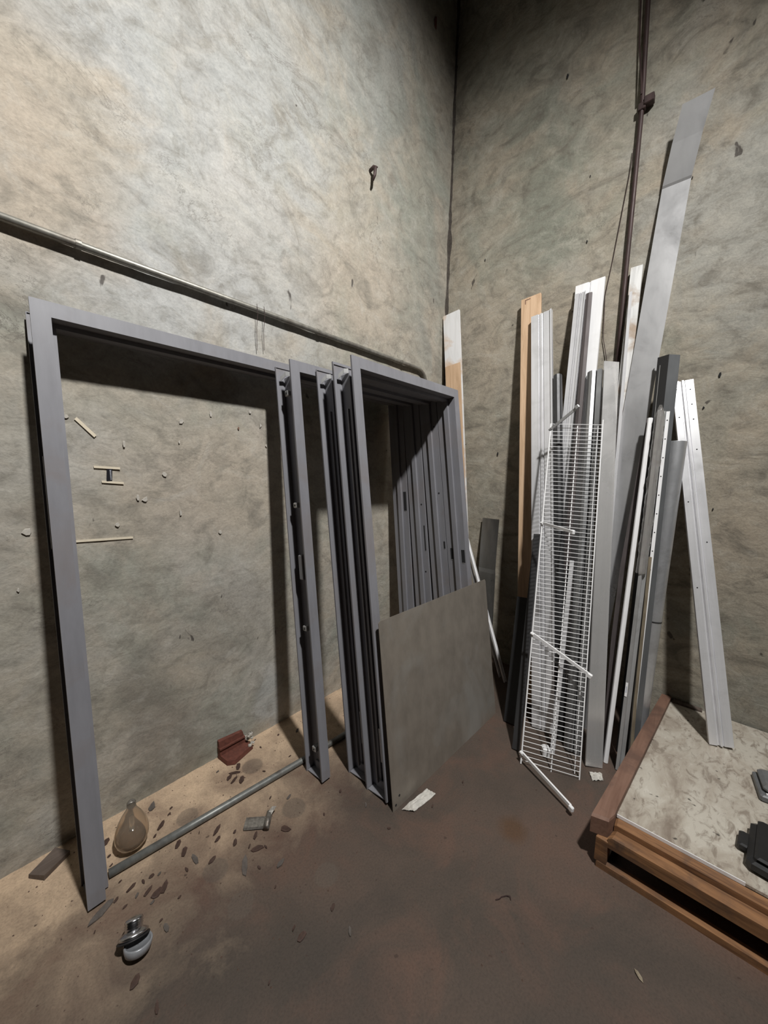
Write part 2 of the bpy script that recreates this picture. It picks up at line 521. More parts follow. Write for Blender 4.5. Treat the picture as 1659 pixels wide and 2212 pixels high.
# little flecks of old paint left on the left wall
def fleck(parent, p, size, mat, normal, k):
    r = random.Random(k)
    n = 6
    out = []
    for i in range(n):
        a = 2*math.pi*i/n
        s = size*(.5+.6*r.random())
        out.append((math.cos(a)*s*(.45 if k % 2 else .9), math.sin(a)*s))
    if normal == 'y':
        g = G().rings([[(p[0]+a, -.0008, p[2]+b) for a, b in out], [(p[0]+a*.9, -.003, p[2]+b*.9) for a, b in out]])
    else:
        g = G().rings([[(-.0008, p[1]+a, p[2]+b) for a, b in out], [(-.003, p[1]+a*.9, p[2]+b*.9) for a, b in out]])
    return g.make('paint_fleck' if mat != 'hole_shade' else 'nail_hole', mat, parent)
for k, p in enumerate([(-2.621,0,1.78),(-2.437,0,1.685),(-2.208,0,1.808),(-2.218,0,1.71),(-2.287,0,1.558),(-2.397,0,1.455),(-2.48,0,1.34),(-2.225,0,1.374),
                       (-2.37,0,1.444),(-1.767,0,1.721),(-1.86,0,1.895),(-2.068,0,1.857),(-2.04,0,1.258),(-2.795,0,1.124),(-2.756,0,1.339),(-1.80,0,1.83)]):
    fleck(wall_left, p, .010+.011*((k*37) % 10)/10, 'plaster', 'y', k)
fleck(wall_left, (-1.926, 0, 1.803), .012, 'brownwood', 'y', 41)
fleck(wall_left, (-.30, 0, 4.98), .055, 'brick', 'y', 43)
for k, p in enumerate([(0,-1.089,3.564),(0,-1.10,3.158),(0,-.897,4.271),(0,-1.633,3.301),(0,-1.80,2.0),(0,-1.854,2.176),(0,-1.895,1.413),(0,-.35,3.3),(0,-.55,1.75)]):
    fleck(wall_right, p, .009+.004*(k % 3), 'hole_shade', 'x', k*2+1)

# ------------------------------------------------------------------ hollow metal door frames
D, FACE = .135, .05
PROF = [(.0, .008), (.0, .0), (FACE, .0), (FACE, .048), (FACE+.016, .048), (FACE+.016, .076), (FACE, .076), (FACE, D), (.0, D), (.0, D-.006)]
PT = thick(PROF, .0028)
def door_frame(x0, yb, theta, W, L, label):
    mw = T4(x0, yb, 0) @ RX(-theta)
    e = empty('door_frame', mw, label, 'door frame', 'grey metal door frames leaning on the wall')
    loc = lambda v: -(D-v)
    def part(name, rings):
        return G().rings(rings).make(name, 'frame', e, mw)
    jl = part('jamb', [[(u, loc(v), 0) for u, v in PT], [(u, loc(v), L-u) for u, v in PT]])
    jr = part('jamb', [[(W-u, loc(v), 0) for u, v in PT], [(W-u, loc(v), L-u) for u, v in PT]])
    part('header', [[(u, loc(v), L-u) for u, v in PT], [(W-u, loc(v), L-u) for u, v in PT]])
    lp = lambda g, name, mat, parent=e: g.make(name, mat, parent, mw)
    for xs in (0, 1):
        X = lambda a: a if xs == 0 else W-a
        # corner gusset clip with bent tongue, floor clip
        g = G().ribbon([(X(.012), -.02, L-.075), (X(.03), -.045, L-.05), (X(.045), -.06, L-.052)], (0, 0, 1), .022, .002)
        lp(g, 'corner_clip', 'frame_in')
        g = G().box((min(X(.004), X(.046)), -D+.006, .002), (max(X(.004), X(.046)), -.006, .006))
        g.box((min(X(.04), X(.046)), -D+.03, .006), (max(X(.04), X(.046)), -.03, .05))
        lp(g, 'floor_clip', 'frame')
    return e, mw, jl, jr, lp

fA = door_frame(-2.711, -.242, math.radians(5.95), 1.991, 2.142, 'widest grey metal door frame, leftmost, its tall opening showing bare wall')
fB = door_frame(-1.803, -.421, math.radians(7.0), 1.083, 2.128, 'grey metal door frame with steel anchor blocks in its open left jamb')
fC = door_frame(-1.655, -.592, math.radians(7.65), .935, 2.125, 'grey metal door frame sandwiched directly behind the frontmost one')
fD = door_frame(-1.664, -.736, math.radians(7.65), .944, 2.128, 'frontmost grey metal door frame, with the loose metal sheet leaning on it')
def anchor(fr, z, sz=.03):
    e, mw, jl, jr, lp = fr
    g = G().bbox((.006, -.088, z), (.046, -.088+sz, z+sz*.9), .003)
    o = lp(g, 'anchor_block', 'frame_in')
    G().tube([(.007, -.088+sz*.5, z+sz*.45), (.0035, -.088+sz*.5, z+sz*.45)], .0045, 8).make('bolt_hole', 'hole_shade', o, mw)
for z in (1.965, 1.40, .765, .13): anchor(fB, z)
# tall mortar guard box in frame B
G().bbox((.006, -.098, 1.03), (.047, -.062, 1.16), .005).make('mortar_guard', 'frame', fB[0], fB[1])
for z, h in ((1.2, .10), (.72, .10)):
    G().bbox((.012, -.04, z), (.047, -.008, z+h), .004).make('hinge_reinforcement', 'frame', fA[0], fA[1])
G().bbox((-.0016, -.112, 1.30), (.0, -.098, 1.62), .0006).make('reinforcing_plate', 'frame', fA[0], fA[1])
for fr, z in ((fC, .16), (fD, .145)):
    e, mw, jl, jr, lp = fr
    # thin paper label stuck inside the throat, with printed lines
    m = mw @ T4(.0, 0, 0)
    lab = G().box((.0455, -.100, z), (.0465, -.070, z+.17)).make('paper_label', 'white', e, m)
    g = G()
    for i in range(9):
        g.box((.0452, -.097, z+.02+i*.006), (.0456, -.082-.004*(i % 3), z+.022+i*.006))
    g.box((.0452, -.093, z+.10), (.0456, -.078, z+.15))
    g.make('printed_lines', 'ink', lab, m)
    lp(G().box((.02, -.062, .05), (.034, -.056, 1.9)), 'inner_flange', 'frame')
def pocket(fr, v0, v1, z, h):
    """hinge pocket cut in the right jamb's rabbet face"""
    e, mw, jl, jr, lp = fr
    W = (fr is fD) and .944 or (fr is fC) and .935 or (fr is fB) and 1.083 or 1.991
    G().box((W-FACE-.0022, -(D-v0), z), (W-FACE-.0012, -(D-v1), z+h)).make('hinge_pocket', 'hole_shade', jr, mw)
    G().box((W-FACE-.003, -(D-v0)+.002, z-.003), (W-FACE-.0015, -(D-v1)-.002, z)).make('pocket_lip', 'frame_in', jr, mw)
pocket(fD, .006, .030, 1.0, .085)
pocket(fD, .094, .112, 1.02, .075)
pocket(fC, .008, .020, 1.07, .05)
pocket(fB, .012, .022, 1.03, .18)
pocket(fA, .01, .036, 1.3, .14)
for fr, zs in ((fB, (1.36, .88)), (fC, (1.9, 1.45))):
    for z in zs:
        Wf = 1.083 if fr is fB else .935
        G().tube([(Wf-FACE-.0016, -(D-.028), z), (Wf-FACE-.0026, -(D-.028), z)], .006, 10).make('screw_hole', 'hole_shade', fr[3], fr[1])

# dull metal sheet leaning against the front frame
BL, BR = Vector((-1.668, -.912, 0)), Vector((-.655, -.944, 0))
upS = Vector((-.038, .128, .893))
U = (BR-BL).normalized()
Zs = (upS - U*upS.dot(U)).normalized()
ms = frame_m(BL, Zs, U)
g = G()
WS, HS = (BR-BL).length, upS.length
g.rings([[(0, 0, .0), (WS, 0, .0), (WS-.004, 0, HS-.012), (WS-.012, 0, HS), (.012, 0, HS), (.004, 0, HS-.008)],
         [(0, -.0025, .0), (WS, -.0025, .0), (WS-.004, -.0025, HS-.012), (WS-.012, -.0025, HS), (.012, -.0025, HS), (.004, -.0025, HS-.008)]])
sh = tag(g.make('metal_sheet', 'sheet', None, ms), 'dull brown-grey square metal sheet leaning against the frontmost door frame', 'metal sheet')
for (x, z) in ((.022, .022), (.05, .052)):
    G().tube([(x, -.0024, z), (x, -.0030, z)], .006, 10).make('punched_hole', 'hole_shade', sh, ms)

# loose pipe on the floor behind the frame feet
g = G().tube([(-2.634, -.286, .0165), (-2.2, -.326, .0165), (-1.76, -.366, .0165), (-1.50, -.382, .0165), (-1.0, -.42, .0165)], .0162, 12)
fp = tag(g.make('loose_pipe', 'floorbar', None, None, True), 'thin grey pipe lying on floor across the feet of door frames', 'pipe')

# ------------------------------------------------------------------ conduits on the walls
path = [(RX0+.05, -.022, 2.423), (-.42, -.022, 2.423)]
for k in range(1, 8):
    a = math.pi/2*k/7
    path.append((-.42+.12*math.sin(a), -.022, 2.303+.12*math.cos(a)))
path += [(-.30, -.022, 1.2), (-.30, -.022, .02)]
cl = tag(G().tube(path, .0145, 12).make('horizontal_conduit', 'galv', None, None, True), 'horizontal galvanised conduit running along left wall above the door frames', 'conduit')
for x in (-2.55, -1.42, -.62):
    G().tube([(x-.009, -.022, 2.423), (x+.009, -.022, 2.423)], .0175, 12).make('pipe_strap', 'galv', cl)
for x, dz in ((-1.83, .0), (-1.79, .01)):
    G().tube([(x, -.039, 2.445), (x+.004, -.041, 2.40), (x+.002, -.03, 2.33), (x+.012, -.012, 2.22+dz)], .0014, 5).make('tie_wire', 'rust', cl)
cr_ = tag(G().tube([(-.02, -1.333, RH-.02), (-.02, -1.335, 4.4), (-.02, -1.354, 3.81), (-.02, -1.352, 3.3), (-.022, -1.348, 2.77), (-.022, -1.345, 1.2)], .013, 10).make('vertical_conduit', 'rust', None, None, True),
          'dark rusty vertical conduit climbing the right wall', 'conduit')
g = G().bbox((-.045, -1.415, 3.80), (-.002, -1.365, 3.845), .004)
g.bbox((-.038, -1.375, 3.785), (-.002, -1.335, 3.825), .003)
g.make('clamp', 'rust', cr_)
tag(G().tube([(-.012, -1.285, RH-.03), (-.012, -1.295, 4.43), (-.014, -1.31, 4.17), (-.045, -1.345, 3.92), (-.048, -1.350, 3.86)], .005, 6).make('thin_cable', 'rust'),
    'thin dark cable joining the rusty conduit high on right wall', 'cable')
tag(G().tube([(-.012, -1.328, 3.6), (-.010, -1.318, 3.46), (-.008, -1.267, 2.99), (-.008, -1.238, 2.77), (-.01, -1.25, 2.5), (-.012, -1.285, 2.34)], .0022, 6).make('hanging_wire', 'rust'),
    'fine dark wire hanging down beside white siding panel on right wall', 'wire')
# bent hook in the left wall
g = G().tube([(-.975, .0, 3.575), (-.975, -.035, 3.58), (-.978, -.05, 3.57), (-.982, -.05, 3.52), (-.987, -.04, 3.49)], [.011, .012, .012, .010, .006], 7)
g.tube([(-.975, -.03, 3.582), (-.95, -.045, 3.588)], [.009, .004], 6)
tag(g.make('bent_hook', 'rust', None, None, True), 'small bent rusty hook high on left wall', 'hook')
# dried wire curl above the big frame
tag(G().tube([(-2.49, -.01, 2.135), (-2.46, -.012, 2.165), (-2.42, -.012, 2.185), (-2.37, -.01, 2.18), (-2.345, -.008, 2.13)], .002, 5).make('wire_curl', 'rust'),
    'thin curl of wire on wall above widest door frame', 'wire')

# tape and label on the left wall
def wall_strip(name, a, b, wd, mat, label, cat, group=None):
    a, b = Vector((a[0], 0, a[1])), Vector((b[0], 0, b[1]))
    d = (b-a)
    n = Vector((-d.z, 0, d.x)).normalized()*wd*.5
    jag = d.normalized()*wd*.12
    q = [a-n, b-n+jag, b+n, a+n-jag]
    g = G().rings([[(p.x, -.0006, p.z) for p in q], [(p.x, -.0022, p.z) for p in q]])
    return tag(g.make(name, mat), label, cat, group)
wall_strip('tape_strip', (-2.545, 1.588), (-2.457, 1.583), .0095, 'tape', 'short cream tape strip above the small black label on wall', 'tape', 'tape strips on left wall')
wall_strip('tape_strip', (-2.522, 1.527), (-2.447, 1.520), .009, 'tape', 'short cream tape strip directly below the small black label', 'tape', 'tape strips on left wall')
wall_strip('tape_strip', (-2.655, 1.289), (-2.425, 1.279), .009, 'tape', 'longest cream tape strip, lowest on wall beside the widest frame', 'tape', 'tape strips on left wall')
wall_strip('tape_strip', (-2.592, 1.777), (-2.534, 1.712), .012, 'tape', 'slanting cream tape strip, highest on wall inside widest frame', 'tape', 'tape strips on left wall')
wl_ = wall_strip('printed_label', (-2.4935, 1.5785), (-2.4965, 1.5295), .019, 'label', 'small black printed label held between two tape strips on wall', 'label')
g = G()
for i in range(7):
    g.box((-2.494+.0002*i, -.0028, 1.575-.006*i), (-2.4885, -.0021, 1.572-.006*i))
g.make('label_print', 'print', wl_)

# broken clay tile at the foot of the left wall
tb = empty('clay_tile', T4(-2.0, -.05, 0), 'broken red-brown clay tile exposed at the foot of left wall', 'clay tile')
mt = T4(-2.09, 0, 0)
g = G().rings([[(.0, -.004, .003), (.155, -.004, .003), (.168, -.075, .003), (.045, -.112, .003), (.012, -.088, .003)],
               [(.0, -.004, .03), (.155, -.004, .034), (.165, -.072, .026), (.047, -.106, .024), (.013, -.085, .027)]])
g.make('tile_slab', 'brick', tb, mt)
g = G().rings([[(.002, -.003, .03), (.15, -.003, .03), (.15, -.03, .03), (.002, -.03, .03)], [(.0, -.003, .112), (.135, -.003, .10), (.135, -.02, .098), (.0, -.02, .108)]])
g.make('tile_wall', 'brick', tb, mt)
G().box((.0, -.036, .064), (.142, -.002, .072)).make('tile_rib', 'brick', tb, mt)
for k in range(9):
    r = random.Random(k)
    c = (-1.945+.03*r.random(), -.012-.06*r.random(), .03+.07*r.random()*(1 if k < 6 else .1))
    s = .006+.006*r.random()
    G().bbox((c[0]-s, c[1]-s, c[2]-s), (c[0]+s, c[1]+s*.8, c[2]+s), s*.6).make('plaster_crumb', 'plaster', tb)

# ------------------------------------------------------------------ stock leaning in the right corner
Y = (0, -1, 0)
rect = lambda w_, t_: [(0, 0), (w_, 0), (w_, t_), (0, t_)]
o, m, L = stick('timber_board', (-.40, -.989, 0), (-.03, -.690, 2.878), Y, [(0, 0), (.142, 0), (.142, .02), (.139, .022), (.003, .022), (0, .02)], 'palewood',
                'tall pale timber board leaning on right wall beside white extrusion', 'board')
G().rings([[(.03, -.0222, L-.045), (.036, -.0222, L-.045), (.036, -.0222, L-.018), (.07, -.0222, L-.018), (.07, -.0222, L-.012), (.03, -.0222, L-.012)],
           [(.03, -.0228, L-.045), (.036, -.0228, L-.045), (.036, -.0228, L-.018), (.07, -.0228, L-.018), (.07, -.0228, L-.012), (.03, -.0228, L-.012)]]).make('pencil_mark', 'brownwood', o, m)

ribs = lambda w_, t_: thick([(0, .0), (0, t_), (w_*.34, t_), (w_*.36, t_*.55), (w_*.42, t_*.55), (w_*.44, t_), (w_*.52, t_), (w_*.54, t_*.6), (w_*.6, t_*.6), (w_*.62, t_), (w_*.94, t_), (w_*.95, t_*1.5), (w_, t_*1.5), (w_, 0)], .003)
stick('ribbed_extrusion', (-.60, -1.173, 0), (-.095, -.801, 2.712), Y, ribs(.138, .02), 'alu', 'white-silver ribbed extrusion standing just right of the pale timber board', 'extrusion')
stick('dark_channel', (-.60, -1.318, 0), (-.19, -1.012, 2.251), Y, [(0, 0), (.052, 0), (.052, .02), (.044, .034), (.03, .04), (.018, .038), (.006, .026), (0, .014)], 'darksteel',
      'dark round-nosed steel channel half hidden between two white extrusions', 'channel')
stick('siding_panel', (-.43, -1.126, 0), (-.02, -1.061, 2.875), Y, thick([(0, .0), (.0, .008), (.075, .012), (.082, .004), (.09, .004), (.095, .014), (.165, .018), (.175, .018), (.175, .0)], .003), 'white',
      'wide white siding panel behind top of wire shelf, with stepped top edge', 'siding panel')
stick('ribbed_trim', (-.545, -1.148, 0), (-.055, -1.074, 2.804), Y, ribs(.062, .015), 'alu', 'narrow silver ribbed trim lying on the wide white siding panel', 'trim')
stick('bronze_strip', (-.56, -1.262, 0), (-.062, -1.140, 2.788), Y, [(0, 0), (.036, 0), (.036, .012), (.018, .016), (0, .012)], 'brownstrip', 'dark bronze strip running down the front of the white siding panel', 'strip')
stick('grey_gutter', (-.655, -1.372, 0), (-.135, -1.204, 2.255), Y, thick([(0, .0), (.006, .018), (.02, .03), (.036, .034), (.052, .028), (.060, .01), (.064, .034), (.088, .034), (.088, .0)], .003), 'midsteel',
      'grey curved steel channel with a rounded trough behind the wire shelf', 'channel')
o, m, L = stick('stainless_channel', (-.735, -1.508, 0), (-.14, -1.299, 2.309), (.62, -.78, 0), thick([(.0, -.008), (0, .0), (.086, .0), (.086, -.008)], .003), 'stain',
                'tall brushed stainless channel standing immediately right of wire shelf', 'channel')
stick('painted_board', (-.35, -1.399, 0), (-.02, -1.377, 2.884), Y, rect(.062, .018), 'peelboard', 'narrow white board with peeling paint beside the rusty conduit', 'board')
stick('thin_silver_strip', (-.47, -1.482, 0), (-.065, -1.386, 2.728), Y, rect(.016, .008), 'alu', 'very thin silver strip left of narrow peeling board', 'strip')

# the long aluminium strip with a folded top
g = G()
Fp, Tp = Vector((-.40, -1.320, .0)), Vector((-.022, -1.496, 3.287))
pth = []
for k in range(13):
    s = k/12
    pth.append(Fp.lerp(Tp, s) + Vector((.0, 0, 0)) + Vector((-.02, 0, 0))*math.sin(math.pi*s)*-1.2 + Vector((.0, -.0, 0)))
pth += [Vector((-.028, -1.498, 3.30)), Vector((-.075, -1.530, 3.48)), Vector((-.12, -1.566, 3.632))]
wds = [.134]*13 + [.134]*3
g.ribbon(pth, Y, .132, .002, wds)
tag(g.make('long_metal_strip', 'alusheet', None, None), 'tallest aluminium strip, its top end folded forward, reaching high up right wall', 'metal strip')

# dark steel angle
o, m, L = stick('steel_angle', (-.475, -1.610, 0), (-.165, -1.580, 2.278), Y, thick([(.0, -.004), (.0, .008), (.052, .03), (.098, -.004)], .003), 'anglesteel',
                'dark steel angle whose pointed top shows one shaded and one grey face', 'steel angle')
bf = G().prism([(-.0022, .0085), (.051, .0318), (.0505, .0328), (-.0026, .0098)], .0, L).make('shaded_face', 'black', o, m)  # added plate paints the left flange dark, in place of its shade
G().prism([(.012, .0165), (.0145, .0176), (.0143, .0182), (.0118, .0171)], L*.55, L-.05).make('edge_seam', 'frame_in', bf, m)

# slender trims in front of it
pA1 = [(-.574, -1.548, .0), (-.55, -1.547, .165), (-.45, -1.526, .654), (-.37, -1.523, 1.061), (-.30, -1.540, 1.454), (-.232, -1.563, 1.93)]
tag(G().ribbon(pA1, Y, .024, .008).make('bowed_trim', 'brownstrip'), 'bowed dark brown trim, leftmost of the thin strips beside stainless channel', 'trim')
o, m, L = stick('white_trim', (-.612, -1.568, 0), (-.258, -1.571, 1.924), Y, [(0, 0), (.024, 0), (.024, .012), (.018, .02), (.006, .02), (0, .012)], 'white',
      'slim bright white trim among the thin strips, its foot on bare floor', 'trim')
o, m, L = stick('grey_trim', (-.615, -1.632, 0), (-.268, -1.618, 1.959), Y, thick([(0, .028), (.013, .03), (.015, .0), (.032, .0)], .0035), 'trimgrey',
                'grey angled trim carrying a tiny white sticker low down', 'trim')
s_ = G().box((.0012, -.0335, .40), (.0125, -.0325, .475)).make('white_sticker', 'white', o, m)
G().box((.004, -.0338, .42), (.0095, -.0334, .455)).make('sticker_print', 'print', s_, m)
# crinkled plastic sleeve round the upper end of the grey trim
g = G()
rings = []
for k in range(110):
    z = L*.54 + (L*.475)*k/109
    a0 = noise.noise(Vector((k*.16, 0, 2)))
    rg = []
    for i in range(18):
        a = 2*math.pi*i/18
        rr = 1 + .20*noise.noise(Vector((math.cos(a)*1.6, math.sin(a)*1.6, k*.12))) + .13*noise.noise(Vector((math.cos(a)*4, math.sin(a)*4, k*.45)))
        if k > 100: rr *= (110-k)/11.0 + .2
        rg.append((.010+.024*rr*math.cos(a)+.005*a0, -.018+.022*rr*math.sin(a), z))
    rings.append(rg)
g.rings(rings)
g.make('plastic_sleeve', 'film', o, m, True)
tag(G().ribbon([(-.556, -1.682, .0), (-.50, -1.668, .35), (-.425, -1.660, .85), (-.382, -1.655, 1.15)], Y, .014, .008).make('yellowed_trim', 'gold'), 'yellowed film-covered trim between grey angled trim and steel pipe', 'trim')
o, m, L = stick('perforated_strip', (-.522, -1.668, 0), (-.252, -1.652, 1.958), Y, rect(.016, .004), 'white', 'narrow white strip punched with small holes, in front of dark steel angle', 'strip')
h0 = None
for k in range(14):
    mm = m @ T4(.008, -.0042, L-.05-k*.105)
    if h0 is None:
        h0 = G().tube([(0, 0, 0), (0, -.0006, 0)], .0034, 8).make('punched_hole', 'hole_shade', o, mm)
    else:
        share('punched_hole', h0, o, mm)

# grey pipe
g = G()
F, T = Vector((-.262, -1.676, .02)), Vector((-.168, -1.709, 1.797))
L = (T-F).length
R_ = .045
g.lathe([(R_-.004, L-.05), (R_-.004, L), (R_, L), (R_, L-.001), (R_, .001), (R_, 0), (R_-.004, 0), (R_-.004, .05)], 28)
m = frame_m(F, T-F, Y)
o = tag(g.make('steel_pipe', 'pipe', None, m, True), 'round grey steel pipe leaning between dark angle and right-hand white extrusion', 'pipe')
g = G().lathe([(R_+.0008, .72), (R_+.0012, .722), (R_+.0012, .727), (R_+.0008, .729)], 28)
g.make('scratch_band', 'darksteel', o, m, True)

# white extrusion on the platform
o, m, L = stick('platform_extrusion', (-.345, -1.992, .2), (-.03, -1.641, 2.159), (.25, -.97, 0),
                thick([(0, .0), (0, .022), (.030, .022), (.034, .012), (.042, .012), (.045, .026), (.052, .026), (.055, .012), (.06, .012), (.062, .018), (.098, .018), (.098, .0)], .003), 'alu',
                'white ribbed extrusion standing on the low platform, leaning left', 'extrusion', floor=.1905)
h0 = None
for k, (u_, dz) in enumerate([(.015, .05), (.08, .06), (.08, .15), (.015, .22), (.08, .24), (.016, .40), (.08, .42), (.016, .72), (.08, .95), (.016, 1.2)]):
    mm = m @ T4(u_, -.0237 if u_ < .03 else -.0197, L-dz)
    if h0 is None:
        h0 = G().tube([(0, .0, 0), (0, -.0006, 0)], .0036, 8).make('screw_hole', 'hole_shade', o, mm)
    else:
        share('screw_hole', h0, o, mm)

# lower, shorter pieces behind the wire shelf
stick('pale_strip', (-.76, -1.330, 0), (-.41, -1.262, 1.061), Y, rect(.024, .01), 'alu', 'short pale strip leaning in shadow behind the wire shelf', 'strip')
stick('black_bar', (-.872, -1.160, 0), (-.42, -1.040, 1.196), Y, thick([(0, .0), (0, .02), (.034, .02), (.034, .0)], .004), 'darksteel', 'black metal bar along the left edge of wire shelf', 'bar')
stick('black_plate', (-.68, -1.020, 0), (-.42, -.955, .75), Y, rect(.115, .02), 'black', 'black plate standing in shadow at foot of timber board', 'plate')

# board in the wall corner
Fc, Tc = Vector((-.19, -.372, 0)), Vector((-.05, -.012, 2.93))
o, m, L = stick('corner_board', Fc, Tc, Y, rect(.155, .018), 'wornboard', 'white painted board standing in the room corner, bare timber showing below', 'board')
G().box((.002, -.0195, .4), (.150, -.0180, L-.44)).make('bare_timber', 'palewood', o, m)
# thin white channel leaning back towards the left wall
stick('thin_white_channel', (-.275, -.832, 0), (-.25, -.055, 2.10), (.75, -.2, 0), thick([(0, .012), (0, .0), (.022, .0), (.022, .012)], .003), 'white',
      'thin white channel leaning from floor behind the metal sheet', 'channel')
stick('thin_silver_channel', (-.235, -.775, 0), (-.262, -.075, 1.98), (.75, -.2, 0), thick([(0, .008), (0, .0), (.013, .0), (.013, .008)], .003), 'alu',
      'thin silver channel running parallel just left of the thin white channel', 'channel')
# dark bent tin strip
g = G().ribbon([(-.30, -.555, .0015), (-.18, -.525, .40), (-.085, -.480, .77), (-.07, -.470, .80), (-.045, -.462, 1.0), (-.022, -.458, 1.216)], Y, .148, .0015)
tag(g.make('tin_strip', 'darksheet'), 'dark shiny bent tin strip on right wall behind metal sheet', 'metal strip')

# ------------------------------------------------------------------ wire shelf
BLr = Vector((-.962, -1.238, .012))
Zr = Vector((.562, .155, 1.903))
Ur = Vector((.116, -.267, 0))
mr = frame_m(BLr, Zr, Ur)
LR, WR = Zr.length, .29
rk = empty('wire_shelf', mr, 'white wire shelf standing on end in front of the leaning strips', 'shelf')
G().tube([(0, 0, -.008), (0, 0, LR)], .0042, 8).make('side_rod', 'white', rk, mr)
G().tube([(WR, 0, -.008), (WR, 0, LR+.03)], .0034, 8).make('side_rod', 'white', rk, mr)
G().tube([(WR*.53, .004, -.01), (WR*.53, .004, LR-.01)], .0030, 8).make('middle_rod', 'white', rk, mr)
G().tube([(WR*.93, .022, .012), (WR*.93, .022, LR)], .0022, 8).make('lip_rod', 'white', rk, mr)
G().tube([(.0, .022, .012), (.0, .022, LR-.02)], .0026, 8).make('lip_rod', 'white', rk, mr)
w0 = None
NW = 80
for k in range(NW):
    mm = mr @ T4(0, -.0035, .012+k*(LR-.016)/(NW-1))
    if w0 is None:
        w0 = G().tube([(0, .024, 0), (.001, .004, 0), (.006, 0, 0), (WR-.004, 0, 0), (WR+.002, .01, 0)], .0016, 6).make('cross_wire', 'white', rk, mm)
    else:
        share('cross_wire', w0, rk, mm)
def brace(A, B, mat='white'):
    A, B = Vector(A), Vector(B)
    d = B-A
    m = frame_m(A, d, Vector((0, 0, 1)) if abs(d.normalized().z) < .8 else Vector((0, 1, 0)))
    Lb = d.length
    g = G().prism(thick([(-.007, .008), (-.007, 0), (.007, 0), (.007, .008)], .002), 0, Lb)
    o = g.make('support_brace', mat, rk, m)
    G().bbox((-.012, -.004, Lb-.004), (.012, .012, Lb+.02), .003).make('brace_foot', mat, o, m)
    G().tube([(0, -.0042, Lb+.008), (0, -.0052, Lb+.008)], .0035, 8).make('screw_hole', 'hole_shade', o, m)
    G().tube([(0, .0, -.008), (0, .0, .012)], .0075, 8).make('brace_clip', mat, o, m)
brace((-.417, -1.086, 1.877), (-.44, -1.236, 1.992), 'frame_in')
brace((-.588, -1.133, 1.300), (-.75, -1.348, 1.292))
brace((-.774, -1.184, .675), (-.795, -1.492, .560))
brace((-.957, -1.235, .062), (-1.098, -1.526, .040))

# ------------------------------------------------------------------ low timber platform
pf = empty('timber_platform', T4(-.6, -2.3, 0), 'low timber platform topped with a stained white board, at right wall', 'platform')
def quad(name, pts, z0, z1, mat, ch=.003):
    a = [(x, y, z0) for x, y in pts]
    c = Vector((sum(p[0] for p in pts)/len(pts), sum(p[1] for p in pts)/len(pts), 0))
    def ins(z, d):
        r = []
        for x, y in pts:
            v = Vector((x, y, 0))-c
            v = v*(1-d/max(v.length, .01))
            r.append((c.x+v.x, c.y+v.y, z))
        return r
    return G().rings([a, [(x, y, z1-ch) for x, y in pts], ins(z1, ch*1.4)]).make(name, mat, pf)
YE = -3.05
quad('deck_board', [(-1.168, -1.714), (-.012, -1.812), (-.012, YE), (-1.140, YE)], .178, .19, 'board', .002)
quad('side_rail', [(-1.270, -1.640), (-.008, -1.763), (-.008, -1.812), (-1.168, -1.7135), (-1.215, -1.712), (-1.252, -1.700)], .135, .213, 'brownwood', .008)
quad('front_plank', [(-1.215, -1.715), (-1.170, -1.7145), (-1.142, YE), (-1.187, YE)], .100, .177, 'orangewood', .006)
quad('front_plank', [(-1.268, -1.704), (-1.2165, -1.713), (-1.1885, YE), (-1.240, YE)], .108, .156, 'orangewood', .010)
quad('bottom_rail', [(-1.272, -1.672), (-1.236, -1.676), (-1.206, YE), (-1.242, YE)], .0, .027, 'orangewood', .004)
quad('corner_post', [(-1.270, -1.664), (-1.222, -1.668), (-1.222, -1.710), (-1.270, -1.706)], .0272, .134, 'orangewood', .004)
quad('bottom_rail', [(-1.230, -1.664), (-.02, -1.784), (-.02, -1.828), (-1.230, -1.708)], .0, .027, 'darkwood', .003)
quad('side_block', [(-.60, -1.722), (-.52, -1.730), (-.52, -1.79), (-.60, -1.782)], .0272, .134, 'darkwood', .003)
quad('inner_joist', [(-.98, -1.80), (-.93, -1.80), (-.93, YE), (-.98, YE)], .03, .177, 'darkwood', .003)
quad('edge_trim', [(-1.1718, -1.716), (-1.169, -1.716), (-1.1585, -2.10), (-1.1613, -2.10)], .178, .1915, 'white', .0006)
quad('back_rail', [(-.045, -1.82), (-.010, -1.82), (-.010, -1.96), (-.045, -1.96)], .1905, .202, 'darkwood', .002)

# black plastic case and grey enamel box on it
mb = T4(-1.10, -2.10, .1905) @ RZ(math.radians(-6))
bc = empty('plastic_case', mb, 'black plastic case lying on the white board of the platform', 'case')
G().bbox((.0, -.30, 0), (.23, .0, .05), .014).make('case_body', 'blackplastic', bc, mb)
G().bbox((.006, -.30, .0502), (.224, -.018, .066), .007).make('case_lid', 'blackplastic', bc, mb)
G().bbox((.075, -.02, .006), (.155, .028, .034), .006).make('latch_tab', 'blackplastic', bc, mb)
mg = T4(-.66, -2.165, .1905) @ RZ(math.radians(6))
gb = empty('enamel_box', mg, 'small grey enamelled box at the right edge, behind black case', 'box')
G().bbox((.0, -.22, 0), (.17, .0, .03), .006).make('box_base', 'greybox', gb, mg)
G().bbox((.02, -.215, .0302), (.165, -.012, .062), .012).make('box_cover', 'greybox', gb, mg)
G().box((.012, -.2, .029), (.0185, -.02, .036)).make('box_rim', 'white', gb, mg)

